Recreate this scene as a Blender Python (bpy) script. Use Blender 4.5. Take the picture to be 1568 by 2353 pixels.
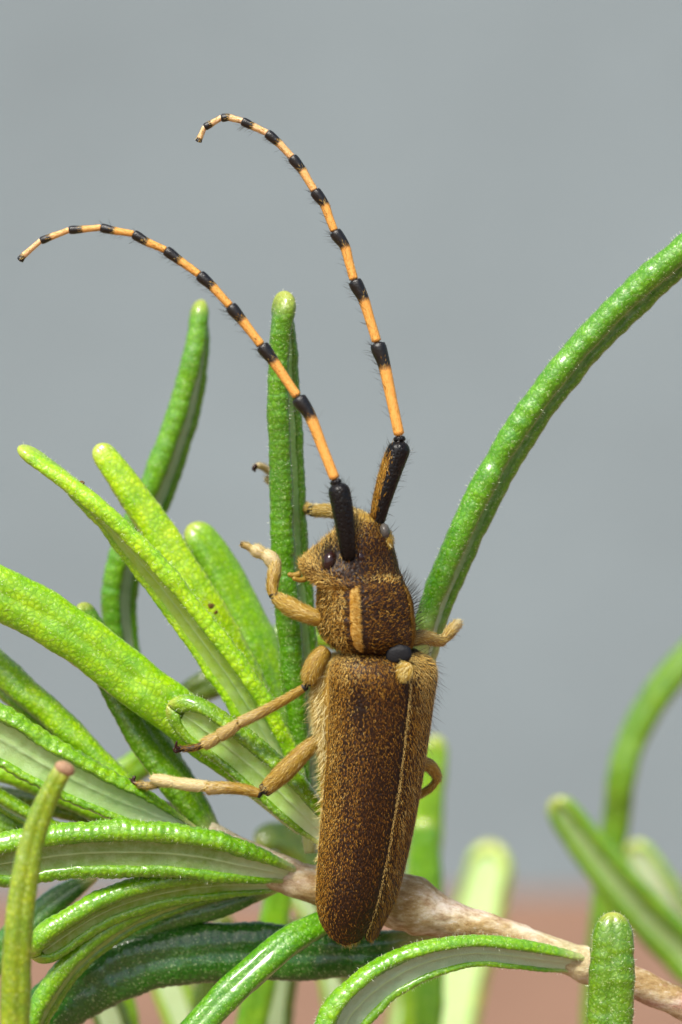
import bpy, math, random
import numpy as np
from mathutils import Vector
from mathutils.bvhtree import BVHTree

for o in list(bpy.data.objects):
    bpy.data.objects.remove(o)
random.seed(7)
RNG = np.random.default_rng(11)
SC = bpy.context.scene
COL = SC.collection
R = math.radians

# ------------------------------------------------------------------ camera
CAM_D = 25.0            # one unit is about 4 mm: a macro view of a 17 mm beetle
cam = bpy.data.cameras.new('camera')
cam.sensor_fit = 'VERTICAL'
cam.sensor_height = 36
cam.lens = 90
cam.clip_start = 0.5
cam.clip_end = 6000
cam.dof.use_dof = True
cam.dof.focus_distance = CAM_D - 0.40
cam.dof.aperture_fstop = 0.155
cam_o = bpy.data.objects.new('camera', cam)
cam_o.location = (0, -CAM_D, 0)
cam_o.rotation_euler = (R(90), 0, 0)
COL.objects.link(cam_o)
SC.camera = cam_o

# ------------------------------------------------------------------ light
SUN_EL, SUN_AZ = R(52), R(-26)          # above, in front of the beetle and a little to the left
w = bpy.data.worlds.new('World')
SC.world = w
w.use_nodes = True
nt = w.node_tree
sky = nt.nodes.new('ShaderNodeTexSky')
sky.sky_type = 'NISHITA'
sky.sun_disc = False
sky.sun_elevation = SUN_EL
sky.sun_rotation = R(180) + R(26)
sky.air_density = 1.0
sky.dust_density = 3.0
nt.links.new(sky.outputs[0], nt.nodes['Background'].inputs[0])
nt.nodes['Background'].inputs[1].default_value = 0.055
sun = bpy.data.lights.new('sun', 'SUN')
sun.energy = 1.5
sun.angle = R(16)
sun.color = (1.0, 0.96, 0.88)
sun_o = bpy.data.objects.new('sun', sun)
to_sun = Vector((math.sin(SUN_AZ) * math.cos(SUN_EL), -math.cos(SUN_AZ) * math.cos(SUN_EL), math.sin(SUN_EL)))
sun_o.rotation_euler = to_sun.to_track_quat('Z', 'Y').to_euler()
sun_o.location = to_sun * 60
COL.objects.link(sun_o)
SC.view_settings.view_transform = 'Standard'
SC.view_settings.look = 'None'
SC.view_settings.exposure = 1.82
SC.view_settings.gamma = 1
SC.render.engine = 'CYCLES'
SC.cycles.max_bounces = 8
SC.cycles.transparent_max_bounces = 8

# ------------------------------------------------------------------ helpers
PXU = 235.3


def P(px, py, y=0.0):
    """a point of the place at depth y, from where it is seen in the 1568 x 2353 photograph"""
    k = (CAM_D + y) / CAM_D / PXU
    return np.array([(px - 784) * k, y, (1176.5 - py) * k])


def S(px, y=0.0):
    return px / PXU * (CAM_D + y) / CAM_D


def norm(v):
    v = np.asarray(v, float)
    return v / np.maximum(np.linalg.norm(v, axis=-1, keepdims=True), 1e-9)


def spline(pts, n):
    """Catmull-Rom through rows of pts (any number of columns), evenly spaced by length"""
    p = np.asarray(pts, float)
    p = np.vstack([2 * p[0] - p[1], p, 2 * p[-1] - p[-2]])
    out = []
    for i in range(1, len(p) - 2):
        t = np.linspace(0, 1, 24, endpoint=False)[:, None]
        a, b, c, d = p[i - 1], p[i], p[i + 1], p[i + 2]
        out.append(0.5 * (2 * b + (c - a) * t + (2 * a - 5 * b + 4 * c - d) * t ** 2 + (3 * b - a - 3 * c + d) * t ** 3))
    out.append(p[-2][None])
    q = np.vstack(out)
    L = np.concatenate([[0], np.cumsum(np.linalg.norm(np.diff(q[:, :3], axis=0), axis=1))])
    s = np.linspace(0, L[-1], n) if np.isscalar(n) else np.asarray(n) * L[-1]
    return np.stack([np.interp(s, L, q[:, k]) for k in range(q.shape[1])], 1), s


def noise2(h, wd, cells_h, cells_w, rng=RNG):
    """smooth random field, values -1..1"""
    g = rng.uniform(-1, 1, (cells_h + 2, cells_w + 2))
    y = np.linspace(0, cells_h, h)
    x = np.linspace(0, cells_w, wd)
    yi, xi = y.astype(int), x.astype(int)
    fy, fx = (y - yi)[:, None], (x - xi)[None]
    fy, fx = fy * fy * (3 - 2 * fy), fx * fx * (3 - 2 * fx)
    a, b = g[yi][:, xi], g[yi][:, xi + 1]
    c, d = g[yi + 1][:, xi], g[yi + 1][:, xi + 1]
    return (a * (1 - fx) + b * fx) * (1 - fy) + (c * (1 - fx) + d * fx) * fy


def empty(name, loc, parent=None):
    o = bpy.data.objects.new(name, None)
    o.empty_display_size = 0.1
    COL.objects.link(o)
    if parent is not None:
        o.parent = parent
        o.location = np.asarray(loc) - world_loc(parent)
    else:
        o.location = loc
    return o


def world_loc(o):
    p = np.zeros(3)
    while o is not None:
        p = p + np.array(o.location)
        o = o.parent
    return p


def tag(o, label=None, cat=None, group=None, kind=None):
    if label:
        o['label'] = label
    if cat:
        o['category'] = cat
    if group:
        o['group'] = group
    if kind:
        o['kind'] = kind
    return o


def mesh_obj(name, V, F, mats, parent=None, attrs=None, smooth=True, midx=None, origin=None):
    V = np.asarray(V, float)
    if origin is None:
        origin = V.mean(0)
    me = bpy.data.meshes.new(name)
    me.from_pydata((V - origin).tolist(), [], F if isinstance(F, list) else F.tolist())
    for m in (mats if isinstance(mats, (list, tuple)) else [mats]):
        me.materials.append(m)
    if smooth:
        me.shade_smooth()
    if midx is not None:
        me.polygons.foreach_set('material_index', np.asarray(midx, np.int32))
    for k, a in (attrs or {}).items():
        at = me.attributes.new(k, 'FLOAT', 'POINT')
        at.data.foreach_set('value', np.asarray(a, np.float32).ravel())
    o = bpy.data.objects.new(name, me)
    COL.objects.link(o)
    if parent is not None:
        o.parent = parent
        o.location = origin - world_loc(parent)
    else:
        o.location = origin
    return o


def grid_faces(nr, nc, wrap=True, off=0):
    i = np.arange(nr - 1)[:, None]
    j = np.arange(nc if wrap else nc - 1)[None]
    a = i * nc + j
    b = i * nc + (j + 1) % nc
    return np.stack([a, b, b + nc, a + nc], -1).reshape(-1, 4) + off


def grid_mesh(name, G, mats, parent, wrap=True, caps=True, attrs=None, flip=False, **kw):
    nr, nc = G.shape[:2]
    V = G.reshape(-1, 3)
    F = grid_faces(nr, nc, wrap).tolist()
    A = {k: np.asarray(a).reshape(-1) for k, a in (attrs or {}).items()}
    if caps and wrap:
        V = np.vstack([V, G[0].mean(0)[None], G[-1].mean(0)[None]])
        n = nr * nc
        F += [[n, (j + 1) % nc, j] for j in range(nc)]
        F += [[n + 1, (nr - 1) * nc + j, (nr - 1) * nc + (j + 1) % nc] for j in range(nc)]
        A = {k: np.concatenate([a, [a[0], a[-1]]]) for k, a in A.items()}
    if flip:
        F = [f[::-1] for f in F]
    return mesh_obj(name, V, F, mats, parent, A, **kw)


def tube_grid(pts, n=24, seg=14, squash=1.0, ends=0.35):
    """rows of pts: px, py, y, radius in px; rounded ends"""
    p = np.array([list(P(a, b, c)) + [S(r, c)] for a, b, c, r in pts])
    q, s = spline(p, n)
    C, r = q[:, :3], q[:, 3].copy()
    L = s[-1]
    e = np.minimum(s, L - s)
    rr = r * ends
    rr = np.maximum(rr, 1e-6)
    cap = np.clip(e / rr, 0, 1)
    r *= np.sqrt(np.clip(1 - (1 - cap) ** 2, 0.04, 1))
    T = norm(np.gradient(C, axis=0))
    view = norm(np.array([0, -CAM_D, 0]) - C)
    N = norm(view - (view * T).sum(1, keepdims=True) * T)
    B = np.cross(T, N)
    th = np.linspace(0, 2 * math.pi, seg, endpoint=False)
    G = C[:, None] + r[:, None, None] * (np.cos(th)[None, :, None] * N[:, None] + squash * np.sin(th)[None, :, None] * B[:, None])
    return G, C, T, N, B, r, s / L


def hair_arrays(G, n, length, width, comb=(1.0, 0.0), jit=0.35, lift=0.35, wrap=True, mask=None, tone=None, bend=0.25, ctr=None, rng=RNG, world=None):
    """fine hairs rooted on the surface grid G; comb is the (along rows, along columns) direction.  length and width in photo px"""
    nr, nc = G.shape[:2]
    Gw = np.concatenate([G, G[:, :1]], 1) if wrap else G
    du = Gw[1:, :-1] - Gw[:-1, :-1]
    dv = Gw[:-1, 1:] - Gw[:-1, :-1]
    cr = np.cross(du, dv)
    ar = np.linalg.norm(cr, axis=2)
    m = mask if mask is not None else np.ones((nr, nc))
    ww = ar * m[:-1, :ar.shape[1]]
    pr = (ww / ww.sum()).ravel()
    cum = np.cumsum(pr)
    idx = np.minimum(np.searchsorted(cum / cum[-1], (np.arange(n) + rng.random(n)) / n), pr.size - 1)
    i, j = np.unravel_index(idx, ar.shape)
    a, b = rng.random(n)[:, None], rng.random(n)[:, None]
    base = Gw[i, j] * (1 - a) * (1 - b) + Gw[i + 1, j] * a * (1 - b) + Gw[i, j + 1] * (1 - a) * b + Gw[i + 1, j + 1] * a * b
    mc = G.mean(1)[:-1, None] if ctr is None else np.asarray(ctr)[:-1, None]
    N = norm(cr[i, j]) * (1.0 if ((G[:-1, :ar.shape[1]] - mc) * cr).sum() > 0 else -1.0)
    U = norm(du[i, j])
    Vd = norm(np.cross(N, U))
    D = comb[0] * U + comb[1] * Vd
    if world is not None:
        D = D + np.asarray(world) - N * (N @ np.asarray(world))[:, None]
    an = rng.normal(0, jit, n)[:, None]
    D = norm(D)
    D = norm(D * np.cos(an) + np.cross(N, D) * np.sin(an))
    lf = lift * rng.uniform(0.5, 1.5, n)[:, None]
    d0 = norm(D + N * lf)
    d1 = norm(D + N * (lf - bend) + rng.normal(0, 0.18, (n, 3)))
    ln = (length / PXU) * rng.uniform(0.65, 1.3, n)[:, None]
    wd = norm(np.cross(d0, N) + rng.normal(0, 0.1, (n, 3))) * (width / PXU / 2)
    mid = base + d0 * ln * 0.5
    tip = mid + d1 * ln * 0.5
    base = base - N * (0.6 / PXU)
    V = np.stack([base - wd, base + wd, mid + wd * 0.85, mid - wd * 0.85, tip], 1).reshape(-1, 3)
    k = np.arange(n) * 5
    F = np.stack([k, k + 1, k + 2, k + 3], 1).tolist() + np.stack([k + 3, k + 2, k + 4], 1).tolist()
    t = rng.random(n)
    if tone is not None:
        t = np.clip(tone[i, j] + rng.normal(0, 0.16, n), 0, 1)
    return V, F, np.repeat(t, 5)


def join(parts):
    V, F, T, o = [], [], [], 0
    for v, f, t in parts:
        V.append(v)
        T.append(t)
        F += [[x + o for x in q] for q in f]
        o += len(v)
    return np.vstack(V), F, np.concatenate(T)


def hair_obj(name, parts, mat, parent):
    V, F, T = join(parts)
    o = mesh_obj(name, V, F, mat, parent, {'tone': T}, smooth=False)
    o['kind'] = 'stuff'
    return o


# ------------------------------------------------------------------ materials
class Mat:
    def __init__(s, name):
        s.m = bpy.data.materials.new(name)
        s.m.use_nodes = True
        s.t = s.m.node_tree
        s.b = s.t.nodes['Principled BSDF']

    def n(s, kind, **kw):
        d = s.t.nodes.new('ShaderNode' + kind)
        for k, v in kw.items():
            if k in d.inputs:
                d.inputs[k].default_value = v
            else:
                setattr(d, k, v)
        return d

    def l(s, a, b):
        s.t.links.new(a, b)

    def coord(s, scale=(1, 1, 1)):
        c = s.n('TexCoord')
        mp = s.n('Mapping')
        mp.inputs['Scale'].default_value = scale
        s.l(c.outputs['Object'], mp.inputs[0])
        return mp.outputs[0]

    def noise(s, vec, scale, detail=3, rough=0.55):
        d = s.n('TexNoise')
        d.inputs['Scale'].default_value = scale
        d.inputs['Detail'].default_value = detail
        d.inputs['Roughness'].default_value = rough
        s.l(vec, d.inputs['Vector'])
        return d.outputs['Fac']

    def ramp(s, fac, stops):
        d = s.n('ValToRGB')
        e = d.color_ramp.elements
        while len(e) < len(stops):
            e.new(0.5)
        for x, (p, c) in zip(e, stops):
            x.position = p
            x.color = tuple(c) + (1,) if len(c) == 3 else c
        s.l(fac, d.inputs[0])
        return d.outputs[0]

    def attr(s, name):
        d = s.n('Attribute')
        d.attribute_name = name
        return d.outputs['Fac']

    def mix(s, fac, a, b, mode='MIX'):
        d = s.n('Mix', data_type='RGBA', blend_type=mode)
        for v, i in ((fac, 0), (a, 6), (b, 7)):
            if hasattr(v, 'is_output'):
                s.l(v, d.inputs[i])
            elif isinstance(v, (int, float)):
                d.inputs[i].default_value = v
            else:
                d.inputs[i].default_value = tuple(v) + (1,)
        return d.outputs[2]

    def math(s, op, a, b=0.0, clamp=False):
        d = s.n('Math', operation=op, use_clamp=clamp)
        for v, i in ((a, 0), (b, 1)):
            if hasattr(v, 'is_output'):
                s.l(v, d.inputs[i])
            else:
                d.inputs[i].default_value = v
        return d.outputs[0]

    def bump(s, h, strength=0.4, dist=0.01):
        d = s.n('Bump')
        d.inputs['Strength'].default_value = strength
        d.inputs['Distance'].default_value = dist
        s.l(h, d.inputs['Height'])
        s.l(d.outputs[0], s.b.inputs['Normal'])

    def set(s, **kw):
        for k, v in kw.items():
            i = s.b.inputs[k.replace('_', ' ')]
            if hasattr(v, 'is_output'):
                s.l(v, i)
            else:
                i.default_value = v
        return s


def leaf_material():
    M = Mat('rosemary_leaf_skin')
    v = M.coord()
    info = M.n('ObjectInfo')
    al, ac = M.attr('along'), M.attr('across')
    col = info.outputs['Color']
    big = M.noise(v, 5.0, 4)
    c1 = M.mix(M.ramp(big, [(0.34, (0, 0, 0)), (0.68, (1, 1, 1))]), col, M.mix(1.0, col, (1.75, 1.3, 0.8), 'MULTIPLY'))
    # cells of the blade: darker veins between swollen cells
    vo = M.n('TexVoronoi', feature='DISTANCE_TO_EDGE')
    vo.inputs['Scale'].default_value = 17
    M.l(v, vo.inputs['Vector'])
    cell = M.ramp(vo.outputs['Distance'], [(0.0, (0, 0, 0)), (0.26, (1, 1, 1))])
    c1 = M.mix(1.0, c1, (1.12, 1.08, 1.0), 'MULTIPLY')
    wide = M.ramp(M.noise(v, 7.0, 3), [(0.35, (0.45, 0.45, 0.45)), (0.65, (1, 1, 1))])
    c2 = M.mix(M.math('MULTIPLY', cell, wide), M.mix(1.0, c1, (0.58, 0.68, 0.45), 'MULTIPLY'), c1)
    fine = M.noise(v, 34.0, 4, 0.7)
    c2 = M.mix(M.ramp(fine, [(0.56, (0, 0, 0)), (0.74, (0.55, 0.55, 0.55))]), c2, (0.62, 0.74, 0.34))
    # pale base and yellowish tip
    c3 = M.mix(M.ramp(al, [(0.0, (1, 1, 1)), (0.13, (0, 0, 0))]), c2, (0.50, 0.50, 0.20))
    c4 = M.mix(M.ramp(al, [(0.955, (0, 0, 0)), (1.0, (0.75, 0.75, 0.75))]), c3, (0.42, 0.42, 0.07))
    # oil glands: small pale dots
    gl = M.n('TexVoronoi', feature='F1')
    gl.inputs['Scale'].default_value = 26
    M.l(v, gl.inputs['Vector'])
    dot = M.ramp(gl.outputs['Distance'], [(0.08, (1, 1, 1)), (0.16, (0, 0, 0))])
    pick = M.ramp(M.noise(v, 9.0, 1), [(0.48, (0, 0, 0)), (0.55, (1, 1, 1))])
    spk = M.math('MULTIPLY', dot, pick)
    c5 = M.mix(M.math('MULTIPLY', spk, 0.8), c4, (0.62, 0.70, 0.40))
    M.set(Base_Color=c5, Roughness=0.34, Subsurface_Weight=0.28, Subsurface_Scale=0.12, Specular_IOR_Level=0.32)
    M.b.inputs['Subsurface Radius'].default_value = (0.5, 1.0, 0.15)
    M.set(Coat_Weight=0.75, Coat_Roughness=0.15)
    rr = M.ramp(M.noise(v, 16.0, 3), [(0.3, (0.24, 0.24, 0.24)), (0.7, (0.5, 0.5, 0.5))])
    M.set(Roughness=rr)
    h = M.math('ADD', M.math('MULTIPLY', vo.outputs['Distance'], 1.2), M.math('MULTIPLY', M.noise(v, 60, 3), 0.35))
    M.bump(M.math('ADD', h, M.math('MULTIPLY', spk, 0.5)), 0.35, 0.03)
    return M.m


def underside_material():
    M = Mat('rosemary_leaf_felt')
    v = M.coord()
    info = M.n('ObjectInfo')
    al, ac = M.attr('along'), M.attr('across')
    n1 = M.noise(v, 10, 5, 0.7)
    c = M.mix(M.ramp(n1, [(0.35, (0, 0, 0)), (0.7, (1, 1, 1))]), info.outputs['Color'], M.mix(0.3, info.outputs['Color'], (0.56, 0.70, 0.45)))
    c = M.mix(M.ramp(ac, [(0.0, (0.8, 0.8, 0.8)), (0.22, (0, 0, 0))]), c, (0.42, 0.60, 0.28))
    c = M.mix(M.ramp(al, [(0.0, (1, 1, 1)), (0.3, (0, 0, 0))]), c, (0.58, 0.66, 0.42))
    M.set(Base_Color=c, Roughness=0.85, Subsurface_Weight=0.15, Subsurface_Scale=0.08, Specular_IOR_Level=0.25)
    M.bump(M.noise(v, 70, 4, 0.7), 0.5, 0.02)
    return M.m


def fuzz_material():
    M = Mat('fine_white_leaf_hair')
    M.set(Base_Color=(0.72, 0.78, 0.58, 1), Roughness=0.5, Transmission_Weight=0.0)
    return M.m


def stem_material():
    M = Mat('rosemary_bark')
    v = M.coord()
    st = M.coord((0.45, 1, 1))
    n1 = M.noise(st, 2.6, 6, 0.62)
    c = M.ramp(n1, [(0.30, (0.24, 0.14, 0.045)), (0.44, (0.40, 0.28, 0.12)), (0.54, (0.56, 0.46, 0.29)), (0.66, (0.70, 0.64, 0.52))])
    n2 = M.noise(st, 3.6, 5, 0.65)
    along = M.attr('along')
    red = M.math('MULTIPLY', M.ramp(n2, [(0.47, (0, 0, 0)), (0.60, (1, 1, 1))]), M.ramp(along, [(0.1, (1, 1, 1)), (0.62, (0.12, 0.12, 0.12)), (0.72, (0.5, 0.5, 0.5))]))
    c = M.mix(M.math('MULTIPLY', red, 0.85), c, (0.40, 0.215, 0.155))
    nodes = M.ramp(along, [(0.19, (0, 0, 0)), (0.235, (0.8, 0.8, 0.8)), (0.28, (0.8, 0.8, 0.8)), (0.34, (0, 0, 0))])
    c = M.mix(nodes, c, (0.56, 0.50, 0.28))
    grn = M.ramp(along, [(0.68, (0, 0, 0)), (0.86, (0.7, 0.7, 0.7))])
    c = M.mix(grn, c, (0.58, 0.58, 0.40))
    fine = M.noise(st, 20, 5, 0.75)
    c = M.mix(M.ramp(fine, [(0.36, (0.75, 0.75, 0.75)), (0.52, (0, 0, 0))]), c, M.mix(1.0, c, (0.55, 0.45, 0.36), 'MULTIPLY'))
    c = M.mix(M.ramp(fine, [(0.55, (0, 0, 0)), (0.70, (0.7, 0.7, 0.7))]), c, (0.72, 0.68, 0.58))
    M.set(Base_Color=c, Roughness=0.8, Specular_IOR_Level=0.25, Subsurface_Weight=0.08, Subsurface_Scale=0.08)
    M.bump(M.math('ADD', M.noise(st, 26, 5, 0.7), M.math('MULTIPLY', M.noise(v, 80, 3), 0.5)), 0.55, 0.04)
    return M.m


def hair_material(name, stops, rough=0.42, spec=0.5):
    M = Mat(name)
    c = M.ramp(M.attr('tone'), stops)
    M.set(Base_Color=c, Roughness=rough, Specular_IOR_Level=spec)
    return M.m


def cuticle_material(name, col_a, col_b, rough=0.3, scale=22, strength=0.5, spec=0.3):
    M = Mat(name)
    v = M.coord()
    c = M.mix(M.noise(v, 3.0, 4), col_a, col_b)
    M.set(Base_Color=c, Roughness=rough, Specular_IOR_Level=spec)
    vo = M.n('TexVoronoi', feature='F1')
    vo.inputs['Scale'].default_value = scale
    M.l(v, vo.inputs['Vector'])
    M.bump(M.ramp(vo.outputs['Distance'], [(0.1, (0, 0, 0)), (0.5, (1, 1, 1))]), strength, 0.02)
    return M.m


def limb_material():
    M = Mat('tan_beetle_limb')
    v = M.coord()
    band = M.math('ADD', M.attr('band'), M.math('MULTIPLY', M.math('SUBTRACT', M.noise(v, 30, 3), 0.5), 0.35))
    tan = M.mix(M.noise(v, 14, 4), (0.15, 0.080, 0.008), (0.36, 0.225, 0.028))
    tan = M.mix(M.attr('straw'), tan, (0.55, 0.46, 0.26))
    c = M.mix(M.ramp(band, [(0.45, (0, 0, 0)), (0.6, (1, 1, 1))]), tan, (0.012, 0.010, 0.009))
    M.set(Base_Color=c, Roughness=0.45, Specular_IOR_Level=0.35)
    M.bump(M.noise(v, 60, 3), 0.4, 0.02)
    return M.m


def antenna_material():
    M = Mat('banded_antenna_shell')
    v = M.coord()
    band = M.math('ADD', M.attr('band'), M.math('MULTIPLY', M.math('SUBTRACT', M.noise(v, 40, 3), 0.5), 0.3))
    pale = M.attr('pale')
    org = M.mix(M.noise(v, 18, 4), (0.62, 0.24, 0.030), (0.80, 0.40, 0.085))
    org = M.mix(pale, org, (0.80, 0.56, 0.34))
    c = M.mix(M.ramp(band, [(0.30, (0, 0, 0)), (0.5, (0.7, 0.7, 0.7)), (0.66, (1, 1, 1))]), org, (0.006, 0.005, 0.004))
    r = M.ramp(band, [(0.44, (0.6, 0.6, 0.6)), (0.6, (0.3, 0.3, 0.3))])
    M.set(Base_Color=c, Roughness=r, Specular_IOR_Level=0.5)
    M.bump(M.noise(v, 45, 4, 0.7), 0.35, 0.02)
    return M.m


def plain(name, col, rough, scale=6, var=0.25, bump=0.3, dist=0.05):
    M = Mat(name)
    v = M.coord()
    n = M.noise(v, scale, 5, 0.6)
    c = M.mix(M.ramp(n, [(0.3, (0, 0, 0)), (0.7, (1, 1, 1))]), col, tuple(x * (1 - var) for x in col))
    M.set(Base_Color=c, Roughness=rough, Specular_IOR_Level=0.3)
    M.bump(M.noise(v, scale * 8, 4), bump, dist)
    return M.m


LEAF, FELT, FUZZ, BARK = leaf_material(), underside_material(), fuzz_material(), stem_material()
GOLD = hair_material('golden_setae', [(0.0, (0.03, 0.012, 0.003)), (0.35, (0.175, 0.066, 0.009)), (0.7, (0.41, 0.205, 0.021)), (1.0, (0.66, 0.47, 0.15))], 0.5, 0.12)
DARKHAIR = hair_material('black_bristles', [(0.0, (0.010, 0.009, 0.008)), (1.0, (0.03, 0.024, 0.018))], 0.4)
PALEHAIR = hair_material('pale_yellow_setae', [(0.0, (0.26, 0.13, 0.02)), (0.5, (0.42, 0.275, 0.032)), (1.0, (0.70, 0.62, 0.32))], 0.5, 0.15)
ELYTRA = cuticle_material('elytra_shell', (0.010, 0.005, 0.002), (0.022, 0.008, 0.0025), 0.5, 24, 0.4, 0.25)
BLACK = cuticle_material('black_shell', (0.003, 0.003, 0.003), (0.006, 0.005, 0.005), 0.34, 30, 0.3, 0.25)
PAD = plain('slate_black_pad', (0.004, 0.0045, 0.006), 0.6, 9, 0.3, 0.3, 0.02)
YSHELL = plain('ochre_shell', (0.40, 0.24, 0.035), 0.55, 12, 0.35, 0.4, 0.02)
EYE = cuticle_material('dark_eye', (0.030, 0.007, 0.003), (0.012, 0.005, 0.004), 0.12, 40, 0.08, 0.5)
EYE_GREY = cuticle_material('grey_eye', (0.10, 0.09, 0.075), (0.06, 0.055, 0.05), 0.25, 40, 0.2)
LIMB, ANT = limb_material(), antenna_material()
CLAW = plain('red_brown_claw', (0.028, 0.007, 0.005), 0.25, 12, 0.4, 0.1, 0.01)

# ------------------------------------------------------------------ setting: grey wall and terracotta floor
WALL_Y, FLOOR_Z = 200.0, -33.5
wall_m = plain('grey_painted_plaster', (0.195, 0.237, 0.252), 0.85, 0.022, 0.15, 0.3, 0.4)
floor_m = plain('terracotta_paving', (0.25, 0.14, 0.090), 0.8, 0.05, 0.22, 0.4, 0.3)


def box(name, lo, hi, mat, parent=None):
    x0, y0, z0 = lo
    x1, y1, z1 = hi
    V = [(x0, y0, z0), (x1, y0, z0), (x1, y1, z0), (x0, y1, z0), (x0, y0, z1), (x1, y0, z1), (x1, y1, z1), (x0, y1, z1)]
    F = [[0, 3, 2, 1], [4, 5, 6, 7], [0, 1, 5, 4], [1, 2, 6, 5], [2, 3, 7, 6], [3, 0, 4, 7]]
    return mesh_obj(name, V, F, mat, parent, smooth=False)


wl = box('wall', (-420, WALL_Y, FLOOR_Z + 0.01), (420, WALL_Y + 30, 260), wall_m)
tag(wl, 'plain grey painted wall out of focus behind the rosemary', 'wall')
fl = mesh_obj('floor', [(-3000, -3000, FLOOR_Z), (3000, -3000, FLOOR_Z), (3000, 3000, FLOOR_Z), (-3000, 3000, FLOOR_Z)], [[0, 1, 2, 3]], floor_m, smooth=False)
tag(fl, 'reddish brown terracotta floor at the foot of the grey wall', kind='structure')


# ------------------------------------------------------------------ rosemary leaves
def leaf_profile(open_, thick, n=18):
    ph = np.linspace(0, math.pi, n)
    u = np.cos(ph)
    v = 0.85 * thick * np.abs(np.sin(ph)) ** 0.75
    v = v - 0.17 * thick * np.exp(-(u / 0.13) ** 2)
    dome = np.stack([u, v], 1)
    lip = np.array([(-0.97, -0.22 * thick), (-0.84, -0.46 * thick), (-(open_ + 0.95) / 2, -0.58 * thick), (-(open_ + 0.12), -0.54 * thick),
                    (-open_, -0.40 * thick), (-(open_ + 0.03), -0.22 * thick)])
    inner = np.array([(-open_ * 0.5, -0.02), (0.0, 0.0), (open_ * 0.5, -0.02)])
    return np.vstack([dome, lip, inner, (lip * [-1, 1])[::-1]]), n + len(lip)


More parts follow.
